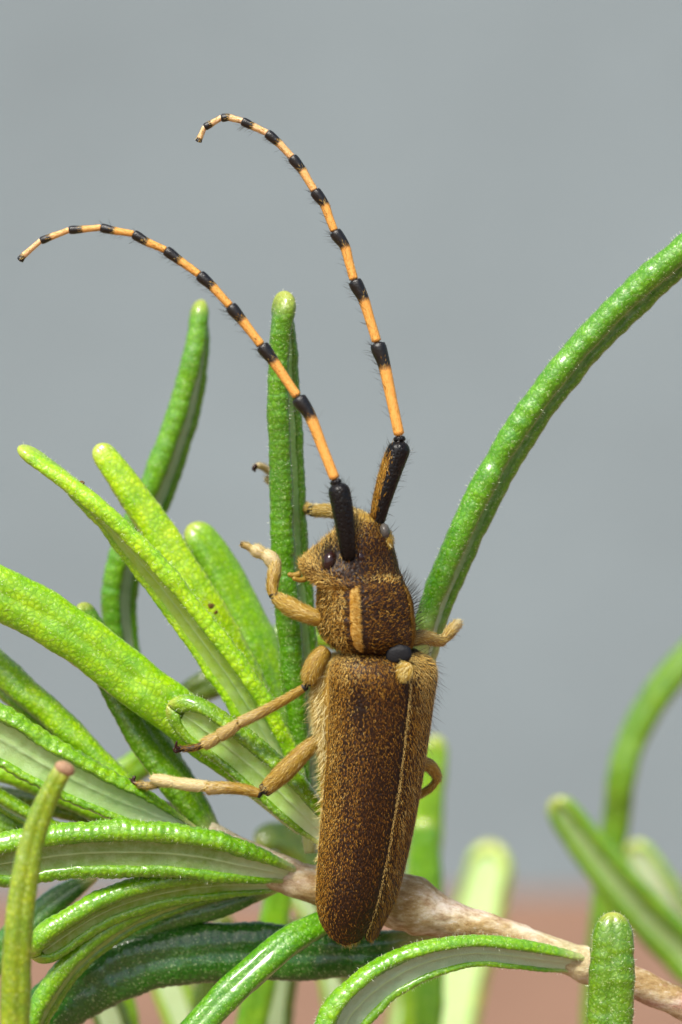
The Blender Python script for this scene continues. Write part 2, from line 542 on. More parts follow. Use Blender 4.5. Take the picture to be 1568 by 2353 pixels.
def leaf(parent, pts, W, roll, col, under=(0.34, 0.42, 0.22), thick=0.72, open_=0.34, tipk=1.1, ridge=1.0, fuzz=0, base=0.55, seed=0, N=130, tipcol=None, label=None, period=21, gray=False):
    """pts: px, py, depth from the base to the tip; W half width in px at the control points (or one number); roll: turn of the upper side away from the viewer"""
    rng = np.random.default_rng(100 + seed)
    k = len(pts)
    W = np.interp(np.linspace(0, 1, k), np.linspace(0, 1, len(W)), W) if np.ndim(W) else np.full(k, float(W))
    roll = np.interp(np.linspace(0, 1, k), np.linspace(0, 1, len(roll)), roll) if np.ndim(roll) else np.full(k, float(roll))
    rows = np.array([list(P(*p)) + [S(wd, p[2]), R(a)] for p, wd, a in zip(pts, W, roll)])
    _, s = spline(rows, 40)
    L = s[-1]
    rt = min(0.45 * L, tipk * rows[-1, 3] * 1.25)
    t = np.concatenate([np.linspace(0, 1 - rt / L, N), 1 - rt / L + rt / L * np.sin(np.linspace(0, math.pi / 2, 16))[1:]])
    q, s = spline(rows, t)
    C, wd, ro = q[:, :3], q[:, 3].copy(), q[:, 4]
    e = np.clip((s - (L - rt)) / rt, 0, 1)
    wd *= np.sqrt(np.clip(1 - e ** 2.5, 0.0025, 1))
    wd *= base + (1 - base) * np.clip(s / (0.28 * L), 0, 1) ** 0.7
    T = norm(np.gradient(C, axis=0))
    view = norm(np.array([0, -CAM_D, 0]) - C)
    N0 = norm(view - (view * T).sum(1, keepdims=True) * T)
    B0 = np.cross(T, N0)
    Nn = np.cos(ro)[:, None] * N0 + np.sin(ro)[:, None] * B0
    U = np.cross(Nn, T)
    prof, nvis = leaf_profile(open_, thick)
    shut = 1 - np.sqrt(1 - np.clip((e - 0.08) / 0.56, 0, 1) ** 2)
    prof_s = leaf_profile(0.03, thick)[0]
    prof_r = prof[None] * (1 - shut)[:, None, None] + prof_s[None] * shut[:, None, None]
    nc = len(prof)
    ctr = np.array([0, 0.0])
    pn = norm(np.stack([np.gradient(prof[:, 1]), -np.gradient(prof[:, 0])], 1))
    pn = np.where(((pn * (prof - ctr)).sum(1) < 0)[:, None], -pn, pn)
    # swollen cells in rows across the blade, uneven margins
    ph = s / S(period, 0) * 2 * math.pi
    wob = noise2(len(s), nc, max(3, int(L * 5)), 5, rng)
    side = np.abs(prof[:, 0])[None]
    amp = 0.011 * ridge * np.clip(side * 1.4, 0.15, 1)
    outer = np.ones(nc)
    outer[18 + 5:18 + 5 + 5] = 0
    rid = np.cos(ph[:, None] + 2.2 * wob + 0.8 * np.sign(prof[:, 0])[None]) * amp
    rough = 0.025 * ridge * noise2(len(s), nc, max(6, int(L * 13)), 11, rng) + 0.05 * noise2(len(s), nc, max(3, int(L * 4)), 4, rng)
    disp = (rid + rough) * outer[None] * (1 - 0.75 * e[:, None])
    q2 = prof_r + disp[..., None] * pn[None]
    G = C[:, None] + wd[:, None, None] * (q2[..., :1] * U[:, None] + q2[..., 1:] * Nn[:, None])
    G[e > 0.0] += 0
    al = np.repeat((s / L)[:, None], nc, 1)
    ac = np.repeat(np.abs(prof[:, 0])[None], len(s), 0)
    o = grid_mesh('leaf', G, LEAF, parent, attrs={'along': al, 'across': ac}, flip=False)
    o.color = tuple(col) + (1,)
    if label:
        o['label'] = label
    # felted underside between the rolled margins, with a raised midrib
    uu = np.array([-1.12, -0.7, -0.32, -0.14, 0, 0.14, 0.32, 0.7, 1.12]) * open_
    vv = np.array([-0.34, -0.24, -0.20, -0.23, -0.27, -0.23, -0.20, -0.24, -0.34]) * thick
    uu = uu[None] * (1 - shut)[:, None]
    vv = np.repeat(vv[None], len(s), 0) + 0.02 * noise2(len(s), 9, max(6, int(L * 16)), 8, rng)
    Gu = C[:, None] + (wd * 0.995)[:, None, None] * (uu[..., None] * U[:, None] + vv[..., None] * Nn[:, None])
    keep = e < 0.62
    Gu = Gu[keep]
    al = np.repeat((s / L)[keep][:, None], 9, 1)
    ac = np.repeat((np.abs(np.linspace(-1, 1, 9)))[None], keep.sum(), 0)
    un = grid_mesh('underside', Gu, FELT, o, wrap=False, attrs={'along': al, 'across': ac})
    un.color = tuple(under) + (1,)
    if fuzz:
        m = np.ones(G.shape[:2])
        m[:, 18 + 5:18 + 5 + 5] = 0
        parts = [hair_arrays(G, int(fuzz * 0.5), 8, 0.6, (0.5, 0), 0.9, 1.6, True, m, None, 0.3, None, rng)]
        hair_obj('fuzz', parts, FUZZ, o)
    return o


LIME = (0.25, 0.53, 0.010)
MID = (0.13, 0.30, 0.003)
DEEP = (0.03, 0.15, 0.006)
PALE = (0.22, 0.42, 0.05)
U_LIME = (0.34, 0.52, 0.05)
U_PALE = (0.38, 0.52, 0.24)
U_GREY = (0.34, 0.42, 0.30)

sprig = empty('rosemary_sprig', P(1568, 2245, 0.3))
tag(sprig, 'rosemary sprig in focus with tan woody stem carrying the beetle', 'herb sprig')

# the woody stem
stem_pts = [(1680, 2362, 0.3, 31), (1568, 2308, 0.3, 33), (1461, 2257, 0.3, 36), (1335, 2215, 0.3, 36), (1222, 2176, 0.3, 39), (1130, 2140, 0.3, 38), (1064, 2118, 0.3, 42), (997, 2098, 0.3, 52),
            (935, 2074, 0.32, 66), (850, 2046, 0.36, 62), (720, 2030, 0.36, 46), (640, 2002, 0.38, 43), (560, 1962, 0.45, 34), (470, 1912, 0.6, 28), (380, 1862, 0.75, 20), (300, 1822, 0.85, 12)]
G, C_, T_, N_, B_, r_, t_ = tube_grid(stem_pts, 170, 30)
d = 0.06 * noise2(170, 30, 60, 9) + 0.09 * noise2(170, 30, 14, 5) + 0.03 * noise2(170, 30, 120, 20)
node = np.exp(-((t_ - 0.245) / 0.012) ** 2) * 0.14 + np.exp(-((t_ - 0.50) / 0.03) ** 2) * 0.06
G = C_[:, None] + (G - C_[:, None]) * (1 + d + node[:, None])[..., None]
grid_mesh('stem', G, BARK, sprig, attrs={'along': np.repeat(t_[:, None], 30, 1)})
m = np.ones(G.shape[:2])

# leaves of the main sprig: (points base > tip, W, roll, colour, ...)
leaf(sprig, [(722, 1960, 0.55), (712, 1800, 0.62), (690, 1500, 0.55), (672, 1300, 0.48), (662, 1100, 0.40), (654, 900, 0.30), (654, 760, 0.22), (656, 668, 0.15)],
     [46, 58, 58, 57, 54, 48, 40], [-120, -120, -120, -118, -116, -108, -55], (0.062, 0.215, 0.002), (0.26, 0.48, 0.10), 0.8, 0.36, seed=1, fuzz=2600, N=220)
leaf(sprig, [(960, 1560, 0.35), (1000, 1400, 0.35), (1050, 1280, 0.3), (1125, 1120, 0.25), (1225, 955, 0.2), (1335, 815, 0.15), (1455, 690, 0.1), (1590, 575, 0.0), (1700, 500, 0)],
     [50, 56, 58, 58, 58, 58, 56], [-112, -114, -112, -110], (0.072, 0.26, 0.003), (0.08, 0.26, 0.02), 0.8, 0.34, seed=2, fuzz=3200, N=260, base=0.9, period=42)
lime_a = leaf(sprig, [(700, 1900, 0.5), (650, 1760, 0.45), (570, 1610, 0.3), (475, 1475, 0.2), (365, 1330, 0.1), (250, 1200, 0.0), (140, 1100, 0.0), (42, 1026, 0.0)],
     [46, 62, 62, 60, 58, 52, 42, 32], [138, 138, 132, 120, 95, 70], LIME, U_LIME, 0.62, 0.5, seed=3, fuzz=2600, N=200)
lime_b = leaf(sprig, [(690, 1820, 0.95), (600, 1640, 0.85), (520, 1480, 0.7), (440, 1345, 0.6), (350, 1200, 0.55), (280, 1100, 0.5), (222, 1022, 0.5)],
     [36, 42, 44, 42, 38, 34, 26], [25, 15, 10], (0.28, 0.53, 0.008), U_LIME, 0.75, seed=4, fuzz=1800, N=180)
leaf(sprig, [(720, 1880, 1.3), (660, 1690, 1.25), (600, 1500, 1.2), (530, 1350, 1.2), (470, 1250, 1.2), (435, 1205, 1.2)],
     [46, 50, 50, 46, 42, 34], [32, 30, 20], (0.15, 0.37, 0.006), U_PALE, 0.75, seed=5, ridge=0.5)
leaf(sprig, [(700, 1900, 0.5), (560, 1765, 0.4), (430, 1655, 0.3), (330, 1580, 0.2), (220, 1495, 0.1), (110, 1420, 0.0), (-20, 1355, -0.1), (-140, 1310, -0.1)],
     [42, 54, 58, 58, 60, 62], [6, 4, 2], (0.19, 0.44, 0.004), U_PALE, 0.75, seed=6, N=190, ridge=0.45)
leaf(sprig, [(760, 1930, 0.0), (700, 1868, -0.08), (620, 1790, -0.1), (530, 1715, -0.1), (450, 1655, -0.1), (385, 1618, -0.1)],
     [52, 60, 60, 60, 60, 58], [150, 150, 150, 150], (0.12, 0.28, 0.005), (0.30, 0.50, 0.09), 0.72, 0.52, seed=7, fuzz=1800, N=150, tipk=1.5, period=17)
leaf(sprig, [(505, 1945, 0.6), (430, 1830, 0.6), (340, 1700, 0.6), (270, 1580, 0.6), (225, 1480, 0.65), (186, 1385, 0.7)],
     [44, 52, 52, 46, 38, 24], [55, 50, 40, 20], (0.08, 0.22, 0.003), U_PALE, 0.7, seed=8)
leaf(sprig, [(310, 1640, 1.8), (288, 1500, 1.75), (276, 1380, 1.7), (300, 1260, 1.65), (360, 1130, 1.6), (420, 960, 1.55), (452, 820, 1.5), (464, 688, 1.5)],
     [50, 54, 54, 54, 52, 48, 36], [-126, -126, -124, -120, -114, -80], (0.085, 0.27, 0.003), (0.33, 0.47, 0.24), 0.8, 0.42, seed=9, N=170, period=30)
leaf(sprig, [(420, 1910, 0.6), (330, 1850, 0.6), (220, 1755, 0.6), (110, 1650, 0.6), (0, 1555, 0.65), (-90, 1475, 0.7)],
     [34, 50, 62, 68, 68], [100, 104, 104], (0.19, 0.42, 0.006), (0.22, 0.32, 0.05), 0.8, 0.4, seed=10, ridge=0.6)
leaf(sprig, [(450, 1915, 0.35), (350, 1868, 0.25), (240, 1820, 0.15), (120, 1760, 0.1), (0, 1690, 0.1), (-100, 1640, 0.1)],
     [26, 50, 62, 70, 72], [154, 152, 150], (0.13, 0.33, 0.003), (0.34, 0.52, 0.17), 0.66, 0.56, seed=11, period=26, ridge=1.6)
leaf(sprig, [(680, 2015, 0.34), (635, 2002, 0.12), (560, 1985, -0.05), (450, 1962, -0.15), (320, 1952, -0.2), (180, 1955, -0.25), (60, 1970, -0.25), (-60, 1990, -0.25)],
     [34, 44, 58, 67, 72, 72, 71, 70], [154, 150, 148, 146], (0.12, 0.32, 0.003), (0.18, 0.29, 0.06), 0.66, 0.44, seed=12, fuzz=2000, N=190, period=19, ridge=1.3)
leaf(sprig, [(690, 2030, 0.38), (600, 2030, 0.3), (500, 2030, 0.2), (380, 2045, 0.1), (260, 2080, 0.0), (160, 2135, -0.1), (70, 2200, -0.15)],
     [28, 40, 48, 52, 54], [138, 138, 135], (0.12, 0.32, 0.003), (0.17, 0.29, 0.015), 0.8, 0.36, seed=13, N=150, period=19, ridge=1.3)
leaf(sprig, [(650, 2025, 0.45), (560, 2040, 0.5), (440, 2062, 0.4), (310, 2110, 0.25), (200, 2185, 0.15), (120, 2280, 0.1), (75, 2370, 0.1), (50, 2460, 0.1)],
     [26, 38, 44, 46, 46], [112, 112, 110], (0.12, 0.32, 0.003), (0.30, 0.44, 0.08), 0.8, 0.36, seed=14, N=150)
leaf(sprig, [(640, 2030, 0.6), (520, 2072, 0.62), (400, 2105, 0.64), (280, 2150, 0.66), (180, 2220, 0.7)],
     [30, 34, 36, 34], [0], DEEP, U_PALE, 0.7, seed=15)
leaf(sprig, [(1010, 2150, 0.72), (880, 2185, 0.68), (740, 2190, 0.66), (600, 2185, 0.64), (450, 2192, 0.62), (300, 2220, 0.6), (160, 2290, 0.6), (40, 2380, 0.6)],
     [50, 60, 66, 68, 68, 62], [-8, -6, 0], (0.014, 0.11, 0.002), U_PALE, 0.6, seed=16, N=170)  # deep green; shade from stem and leaves above is put into the colour
leaf(sprig, [(830, 2085, 0.5), (745, 2118, 0.25), (660, 2165, 0.05), (580, 2232, -0.1), (500, 2310, -0.2), (420, 2400, -0.3), (360, 2470, -0.3)],
     [28, 34, 36, 37, 38], [20, 12, 8], (0.07, 0.25, 0.005), U_PALE, 0.85, seed=17, N=150, period=24, ridge=0.7)
leaf(sprig, [(1345, 2216, 0.25), (1262, 2204, 0.05), (1190, 2194, -0.1), (1100, 2186, -0.2), (1010, 2198, -0.28), (930, 2226, -0.33), (862, 2268, -0.36), (800, 2330, -0.4), (765, 2410, -0.4), (750, 2480, -0.4)],
     [40, 44, 42, 42, 48, 56, 63, 66, 66, 66], [140, 140, 142, 140, 130], (0.12, 0.33, 0.004), (0.32, 0.45, 0.27), 0.68, 0.52, seed=18, fuzz=2400, N=190, period=20)

# small leaf ends between the left leaves
for i, (pts, W, ro, c) in enumerate([
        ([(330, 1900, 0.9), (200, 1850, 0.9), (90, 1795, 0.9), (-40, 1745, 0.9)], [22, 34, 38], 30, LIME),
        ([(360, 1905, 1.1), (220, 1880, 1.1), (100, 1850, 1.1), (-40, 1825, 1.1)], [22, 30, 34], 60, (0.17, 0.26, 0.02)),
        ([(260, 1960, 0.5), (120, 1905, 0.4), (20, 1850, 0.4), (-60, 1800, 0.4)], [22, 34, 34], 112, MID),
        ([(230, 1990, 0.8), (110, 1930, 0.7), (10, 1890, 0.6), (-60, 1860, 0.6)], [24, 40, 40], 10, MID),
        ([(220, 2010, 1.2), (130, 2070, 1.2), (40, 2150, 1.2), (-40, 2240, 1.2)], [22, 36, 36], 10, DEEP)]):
    leaf(sprig, pts, W, ro, c, U_PALE, 0.75, seed=30 + i)

# ------------------------------------------------------------------ other sprigs
near = empty('rosemary_sprig', P(60, 2700, -2.0))
tag(near, 'single rosemary shoot with brown withered tip in front of the left leaves', 'herb sprig')
lf = leaf(near, [(38, 2700, -2.0), (36, 2353, -2.0), (42, 2150, -2.0), (60, 2000, -1.95), (95, 1870, -1.9), (150, 1758, -1.9)],
          [34, 35, 34, 31, 27, 21], [20, 15, 0], (0.17, 0.28, 0.006), U_PALE, 0.8, seed=40, ridge=0.8, period=45)
front = empty('rosemary_sprig', P(1400, 2700, -0.6))
tag(front, 'upright blunt rosemary shoot standing in front of the stem', 'herb sprig')
leaf(front, [(1396, 2700, -0.6), (1400, 2450, -0.6), (1403, 2300, -0.6), (1408, 2190, -0.58), (1410, 2095, -0.55)],
     [52, 52, 52, 51, 46], [-8, 0, 5], (0.075, 0.20, 0.002), U_PALE, 0.8, seed=41, fuzz=2200, N=170, tipk=1.3, period=36)

back_r = empty('rosemary_sprig', P(1500, 2650, 6.0))
tag(back_r, 'blurred group of crossing rosemary leaves behind the stem at right', 'herb sprig', 'blurred rosemary behind the beetle')
leaf(back_r, [(1700, 2330, 7.6), (1568, 2188, 7.6), (1447, 2062, 7.4), (1345, 1938, 7.3), (1272, 1836, 7.2)], [54, 54, 50, 44, 34], [170, 170, 165], (0.11, 0.28, 0.004), (0.20, 0.32, 0.07), 0.7, 0.36, seed=42)
leaf(back_r, [(1350, 2600, 8.8), (1368, 2300, 8.8), (1390, 2080, 8.8), (1415, 1900, 8.8), (1428, 1790, 8.6), (1462, 1680, 8.6), (1530, 1570, 8.5), (1660, 1430, 8.4)], [32, 33, 34, 36, 36], [-25, -30, -20], (0.09, 0.23, 0.003), U_PALE, 0.75, seed=43)
leaf(back_r, [(1700, 2380, 10.8), (1610, 2200, 10.8), (1540, 2080, 10.8), (1450, 1935, 10.8)], [48, 48, 46, 36], [160], PALE, (0.46, 0.55, 0.32), 0.7, 0.6, seed=44)

back_m = empty('rosemary_sprig.001', P(1040, 2700, 9.0))
tag(back_m, 'pale strongly blurred rosemary leaves rising behind the beetle tail', 'herb sprig', 'blurred rosemary behind the beetle')
leaf(back_m, [(1010, 2700, 12.8), (1030, 2400, 12.8), (1065, 2220, 12.8), (1105, 2080, 12.8), (1135, 1935, 12.8)], [66, 66, 64, 60, 52], [165], (0.36, 0.55, 0.12), (0.48, 0.66, 0.27), 0.7, 0.7, seed=45)  # pale leaf; light passing through it is put into the colour as well
leaf(back_m, [(960, 2600, 7.4), (958, 2300, 7.4), (965, 2060, 7.4), (980, 1900, 7.4), (1002, 1690, 7.4)], [34, 36, 40, 38, 28], [10], (0.16, 0.36, 0.01), U_PALE, 0.7, seed=46)
leaf(back_m, [(985, 2500, 6.1), (985, 2200, 6.1), (980, 2040, 6.1), (972, 1880, 6.1)], [32, 36, 38, 32], [0], (0.09, 0.28, 0.005), U_PALE, 0.7, seed=47)
leaf(back_m, [(900, 2700, 10.8), (930, 2450, 10.8), (950, 2300, 10.8), (990, 2160, 10.8)], [54, 54, 50, 40], [165], (0.30, 0.5, 0.08), (0.36, 0.55, 0.18), 0.7, 0.7, seed=48)

back_l = empty('rosemary_sprig.002', P(420, 2800, 4.5))
tag(back_l, 'blurred bright green rosemary leaves below the dark leaf at lower left', 'herb sprig', 'blurred rosemary behind the beetle')
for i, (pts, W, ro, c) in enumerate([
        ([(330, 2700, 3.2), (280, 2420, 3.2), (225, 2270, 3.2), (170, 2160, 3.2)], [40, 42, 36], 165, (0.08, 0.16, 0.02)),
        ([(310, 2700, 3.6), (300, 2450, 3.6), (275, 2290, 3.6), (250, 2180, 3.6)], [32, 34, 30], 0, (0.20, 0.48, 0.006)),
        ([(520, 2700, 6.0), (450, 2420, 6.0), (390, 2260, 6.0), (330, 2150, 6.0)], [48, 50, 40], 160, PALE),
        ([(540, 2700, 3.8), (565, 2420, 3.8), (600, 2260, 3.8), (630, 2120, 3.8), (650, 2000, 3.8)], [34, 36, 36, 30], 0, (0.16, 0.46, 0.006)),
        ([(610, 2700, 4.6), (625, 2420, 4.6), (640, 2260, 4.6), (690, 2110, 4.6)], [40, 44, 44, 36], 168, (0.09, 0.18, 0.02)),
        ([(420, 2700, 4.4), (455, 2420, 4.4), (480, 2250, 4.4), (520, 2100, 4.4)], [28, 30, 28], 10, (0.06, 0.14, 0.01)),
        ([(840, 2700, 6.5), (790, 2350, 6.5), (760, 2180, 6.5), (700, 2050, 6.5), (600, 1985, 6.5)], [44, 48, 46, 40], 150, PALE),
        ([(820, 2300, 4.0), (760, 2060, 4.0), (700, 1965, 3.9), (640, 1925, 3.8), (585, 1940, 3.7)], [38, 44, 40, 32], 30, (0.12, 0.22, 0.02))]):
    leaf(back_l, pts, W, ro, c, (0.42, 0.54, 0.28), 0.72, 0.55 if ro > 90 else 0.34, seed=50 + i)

back_u = empty('rosemary_sprig.003', P(700, 1620, 3.2))
tag(back_u, 'blurred short rosemary leaves half hidden behind the upright lime leaves', 'herb sprig', 'blurred rosemary behind the beetle')
leaf(back_u, [(900, 1560, 3.0), (780, 1465, 3.0), (690, 1462, 3.0), (610, 1478, 3.0), (520, 1500, 3.0)], [30, 34, 34, 30], [5], MID, U_PALE, 0.75, seed=61)
leaf(back_u, [(700, 1560, 2.6), (590, 1545, 2.6), (500, 1565, 2.6), (400, 1615, 2.6)], [34, 36, 36, 28], [5], (0.09, 0.17, 0.012), U_PALE, 0.75, seed=62)
leaf(back_u, [(480, 1560, 2.9), (430, 1640, 2.9), (370, 1710, 2.9), (300, 1770, 2.9), (235, 1790, 2.9)], [30, 36, 38, 30], [5], MID, U_PALE, 0.75, seed=63)

# ------------------------------------------------------------------ the beetle
beetle = empty('longhorn_beetle', P(830, 2030, 0.05))
tag(beetle, 'brown hairy longhorn beetle with orange and black banded antennae', 'beetle')
PITCH, ROLL = R(7), R(36)
AX = norm(np.array([0.075, -math.sin(PITCH), math.cos(PITCH)]))          # tail > head
DR = norm(np.array([math.sin(ROLL), -math.cos(ROLL), 0.0]) - AX * np.dot(AX, [math.sin(ROLL), -math.cos(ROLL), 0.0]))
LT = np.cross(AX, DR)                                                    # its right side
KX = 1.035 * math.sqrt(math.cos(ROLL) ** 2 + (0.8 * math.sin(ROLL)) ** 2)


def body_y(py):
    return -0.26 - (2050 - py) / PXU * math.tan(PITCH)


def section(rows, n):
    """rows: py, left px, right px, flatness b/a > centres and half axes"""
    r = np.array([[0.5 * (a + b), py, body_y(py), S((b - a) / 2 / KX), k] for py, a, b, k in rows])
    q = np.array([list(P(x[0], x[1], x[2])) + [x[3], x[4]] for x in r])
    s, _ = spline(q, n)
    return s[:, :3], s[:, 3], s[:, 4]


def ring(C, a, k, th):
    """th: radians from the back's midline, towards the right side positive"""
    sx, cx = np.sin(th), np.cos(th)
    e = 2 / 2.25
    sx = np.sign(sx) * np.abs(sx) ** e
    cx = np.sign(cx) * np.abs(cx) ** e
    return C[:, None] + a[:, None, None] * (sx[..., None] * LT + (k[:, None] * cx)[..., None] * DR)


# --- elytra, one mesh each
EL = [(1492, 768, 982, .62), (1512, 757, 997, .74), (1545, 750, 1002, .8), (1600, 750, 998, .8), (1700, 747, 985, .8), (1800, 740, 970, .8), (1900, 731, 952, .8), (2000, 723, 930, .8),
      (2060, 721, 913, .8), (2100, 726, 896, .78), (2130, 735, 880, .76), (2158, 748, 866, .74)]
NE = 90
C_, a_, k_ = section(EL, NE)
st = np.linspace(0, 1, NE)
for side in (-1, 1):
    apex = np.clip((st - 0.86) / 0.139, 0, 1)
    half = np.sqrt(np.clip(1 - apex ** 3.0, 0.0004, 1))
    f = np.linspace(0, 1, 40)
    lo, hi = R(0.25), R(101)
    mid = R(40) if side == -1 else R(30)
    th_in = mid - (mid - lo) * np.sqrt(np.clip(1 - apex ** 9, 0.0004, 1))
    th_out = mid + (hi - mid) * half
    if side == 1:
        th_out = np.minimum(th_out, R(101))
    th = side * (th_in[:, None] * (1 - f) + th_out[:, None] * f)
    aa = a_ * (1.0 if side == -1 else 0.99)
    O = ring(C_, aa, k_, th)
    # valley along the suture, raised shoulder, rim along the outer edge
    deg = np.abs(np.degrees(th))
    bulge = 1 - 0.028 * np.exp(-(deg / 7.0) ** 2) + 0.03 * np.exp(-((deg - 58) / 16) ** 2) * np.exp(-((st[:, None] - 0.07) / 0.06) ** 2)
    if side == 1:
        bulge = bulge - 0.045 * np.exp(-((deg - 27) / 15) ** 2) + 0.03 * np.exp(-(deg / 5.0) ** 2)
    else:
        bulge = bulge + 0.022 * np.exp(-(deg / 9.0) ** 2)
    bulge *= (1 - 0.16 * np.exp(-(st / 0.022) ** 2))[:, None]
    O = C_[:, None] + (O - C_[:, None]) * bulge[..., None]
    I = C_[:, None] + (O - C_[:, None]) * 0.93
    loop = np.concatenate([O, I[:, ::-1]], 1)
    e = grid_mesh('elytron', loop, ELYTRA, beetle, flip=(side == 1))
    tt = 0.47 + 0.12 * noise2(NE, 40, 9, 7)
    tt += (0.20 if side == -1 else 0.10) * np.clip((deg - 50) / 40, 0, 1) + (0.17 if side == 1 else -0.17 * np.exp(-((deg - 22) / 22) ** 2))  # golden margin is pigment; paler right face is sheen put into the tone
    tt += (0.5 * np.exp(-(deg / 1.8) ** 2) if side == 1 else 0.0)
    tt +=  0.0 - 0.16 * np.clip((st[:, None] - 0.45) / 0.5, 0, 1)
    tt += 0.22 * np.exp(-(st[:, None] / 0.10) ** 2)  # paler front: partly pigment, partly sheen of up-facing hair put into the colour
    mk = 0.75 + 0.25 * noise2(NE, 40, 14, 9) + 0.9 * np.clip((deg - 62) / 35, 0, 1) + 0.8 * np.exp(-(st[:, None] / 0.10) ** 2) - (0.85 if side == -1 else 0) * np.exp(-((deg - 52) / 9) ** 2 - ((st[:, None] - 0.15) / 0.06) ** 2)
    mk = mk * (1 - 0.4 * np.clip((st[:, None] - 0.55) / 0.4, 0, 1) * (deg < 70))
    if side == 1:
        mk = mk + 1.6 * np.exp(-(deg / 2.2) ** 2)
    else:
        mk = mk * (1 - 0.85 * np.exp(-(deg / 3.0) ** 2))
    mk = np.clip(mk, 0.05, 4)
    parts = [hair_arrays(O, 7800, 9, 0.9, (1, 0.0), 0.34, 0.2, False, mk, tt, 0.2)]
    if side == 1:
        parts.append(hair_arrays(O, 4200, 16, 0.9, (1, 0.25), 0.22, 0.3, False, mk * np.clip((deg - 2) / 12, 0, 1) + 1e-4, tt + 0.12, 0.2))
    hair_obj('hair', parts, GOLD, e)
    if side == 1:
        bm = np.exp(-((deg - 60) / 14) ** 2) * np.clip((0.45 - st[:, None]) * 4, 0, 1) + 1e-6
        hair_obj('bristles', [hair_arrays(O, 150, 34, 0.9, (1, 0.3), 0.3, 1.1, False, bm, None, 0.3)], DARKHAIR, e)
    if side == -1:
        EO = O

# --- abdomen and flanks below the elytra
AB = [(1494, 830, 920, .5), (1500, 795, 945, .66), (1512, 758, 968, .76), (1530, 730, 985, .80), (1600, 718, 985, .82), (1680, 723, 975, .80), (1780, 737, 962, .78), (1900, 735, 940, .76), (2000, 728, 918, .76), (2070, 731, 892, .74), (2115, 745, 868, .70), (2148, 768, 844, .64), (2164, 786, 828, .6)]
C_, a_, k_ = section(AB, 60)
th = np.repeat(np.linspace(0, 2 * math.pi, 40, endpoint=False)[None], 60, 0)
ab = ring(C_, a_, k_, th)
deg = np.degrees(th)
lower = ((deg > 88) & (deg < 252))
sink = np.clip((np.abs(deg - 175) - 63) / 22, 0, 1)
ab = C_[:, None] + (ab - C_[:, None]) * (1 - 0.32 * sink)[..., None]
abo = grid_mesh('abdomen', ab, YSHELL, beetle)
mk = np.where(lower, 1.0, 0.0) + np.where(lower & (deg > 225), 2.0, 0) + 1e-5
mk = mk * (0.35 + 1.6 * np.exp(-((np.linspace(0, 1, 60)[:, None] - 0.12) / 0.25) ** 2))
fr = np.exp(-((deg - 238) / 14) ** 2) * np.clip((np.linspace(0, 1, 60)[:, None] - 0.06) * 8, 0, 1) * np.clip((0.62 - np.linspace(0, 1, 60)[:, None]) * 5, 0, 1) + 1e-6
tl = np.clip((np.linspace(0, 1, 60)[:, None] - 0.90) * 12, 0, 1) * np.ones((1, 40)) + 1e-7
hair_obj('fringe', [hair_arrays(ab, 900, 20, 1.0, (1, 0), 0.4, 0.35, True, tl, np.full(ab.shape[:2], 0.6), 0.2), hair_arrays(ab, 520, 26, 0.7, (0.5, 0.0), 0.6, 1.5, True, fr, np.full(ab.shape[:2], 0.9), 0.3)], PALEHAIR, abo)
hair_obj('hair', [hair_arrays(ab, 8000, 17, 0.95, (1, -0.5), 0.4, 0.35, True, mk, 0.55 + 0.2 * noise2(60, 40, 9, 9), 0.2)], PALEHAIR, abo)

# --- pronotum
PR = [(1314, 752, 908, .92), (1332, 742, 923, .92), (1352, 737, 935, .9), (1385, 734, 945, .88), (1425, 733, 949, .88), (1450, 736, 950, .88), (1466, 743, 949, .86), (1481, 756, 946, .82), (1493, 774, 938, .76)]
NP_ = 60
C_, a_, k_ = section(PR, NP_)
th = np.repeat(np.linspace(-math.pi, math.pi, 96, endpoint=False)[None], NP_, 0)
pr = ring(C_, a_, k_, th)
dg = np.degrees(th)
pr = C_[:, None] + (pr - C_[:, None]) * (1 + 0.012 * noise2(NP_, 96, 14, 20))[..., None]
pro = grid_mesh('pronotum', pr, ELYTRA, beetle)
on_stripe = (np.abs(dg + 47.5) < 4.6) | (np.abs(dg - 42) < 4.6)
back = (np.abs(dg) < 62)
sp = np.linspace(0, 1, NP_)[:, None]
tone = np.where(back, 0.45, 0.62) + 0.1 * noise2(NP_, 96, 12, 20) + 0.12 * np.exp(-(sp / 0.10) ** 2)
mk = np.where(on_stripe, 0.0, np.where(back, 0.9, 1.5))
mk = mk * np.where((dg > -43) & (dg < -35), 0.08, 1)
P1 = hair_arrays(pr, 7200, 9, 1.05, (-0.3, 0.7), 0.55, 0.25, True, mk, tone, 0.2)
mk2 = np.where((np.abs(dg) > 62), 1.0, 0.0) + 1e-6
P3 = hair_arrays(pr, 260, 12, 1.0, (-0.7, 0.4), 0.4, 0.5, True, np.clip(1 - sp * 14, 0, 1) * (np.abs(dg) < 75) + 1e-7, np.full(pr.shape[:2], 0.95), 0.25)
P2 = hair_arrays(pr, 4200, 12, 0.9, (0.6, 0.4), 0.7, 0.7, True, mk2, tone + 0.16, 0.3)
hair_obj('hair', [P1, P2, P3], GOLD, pro)
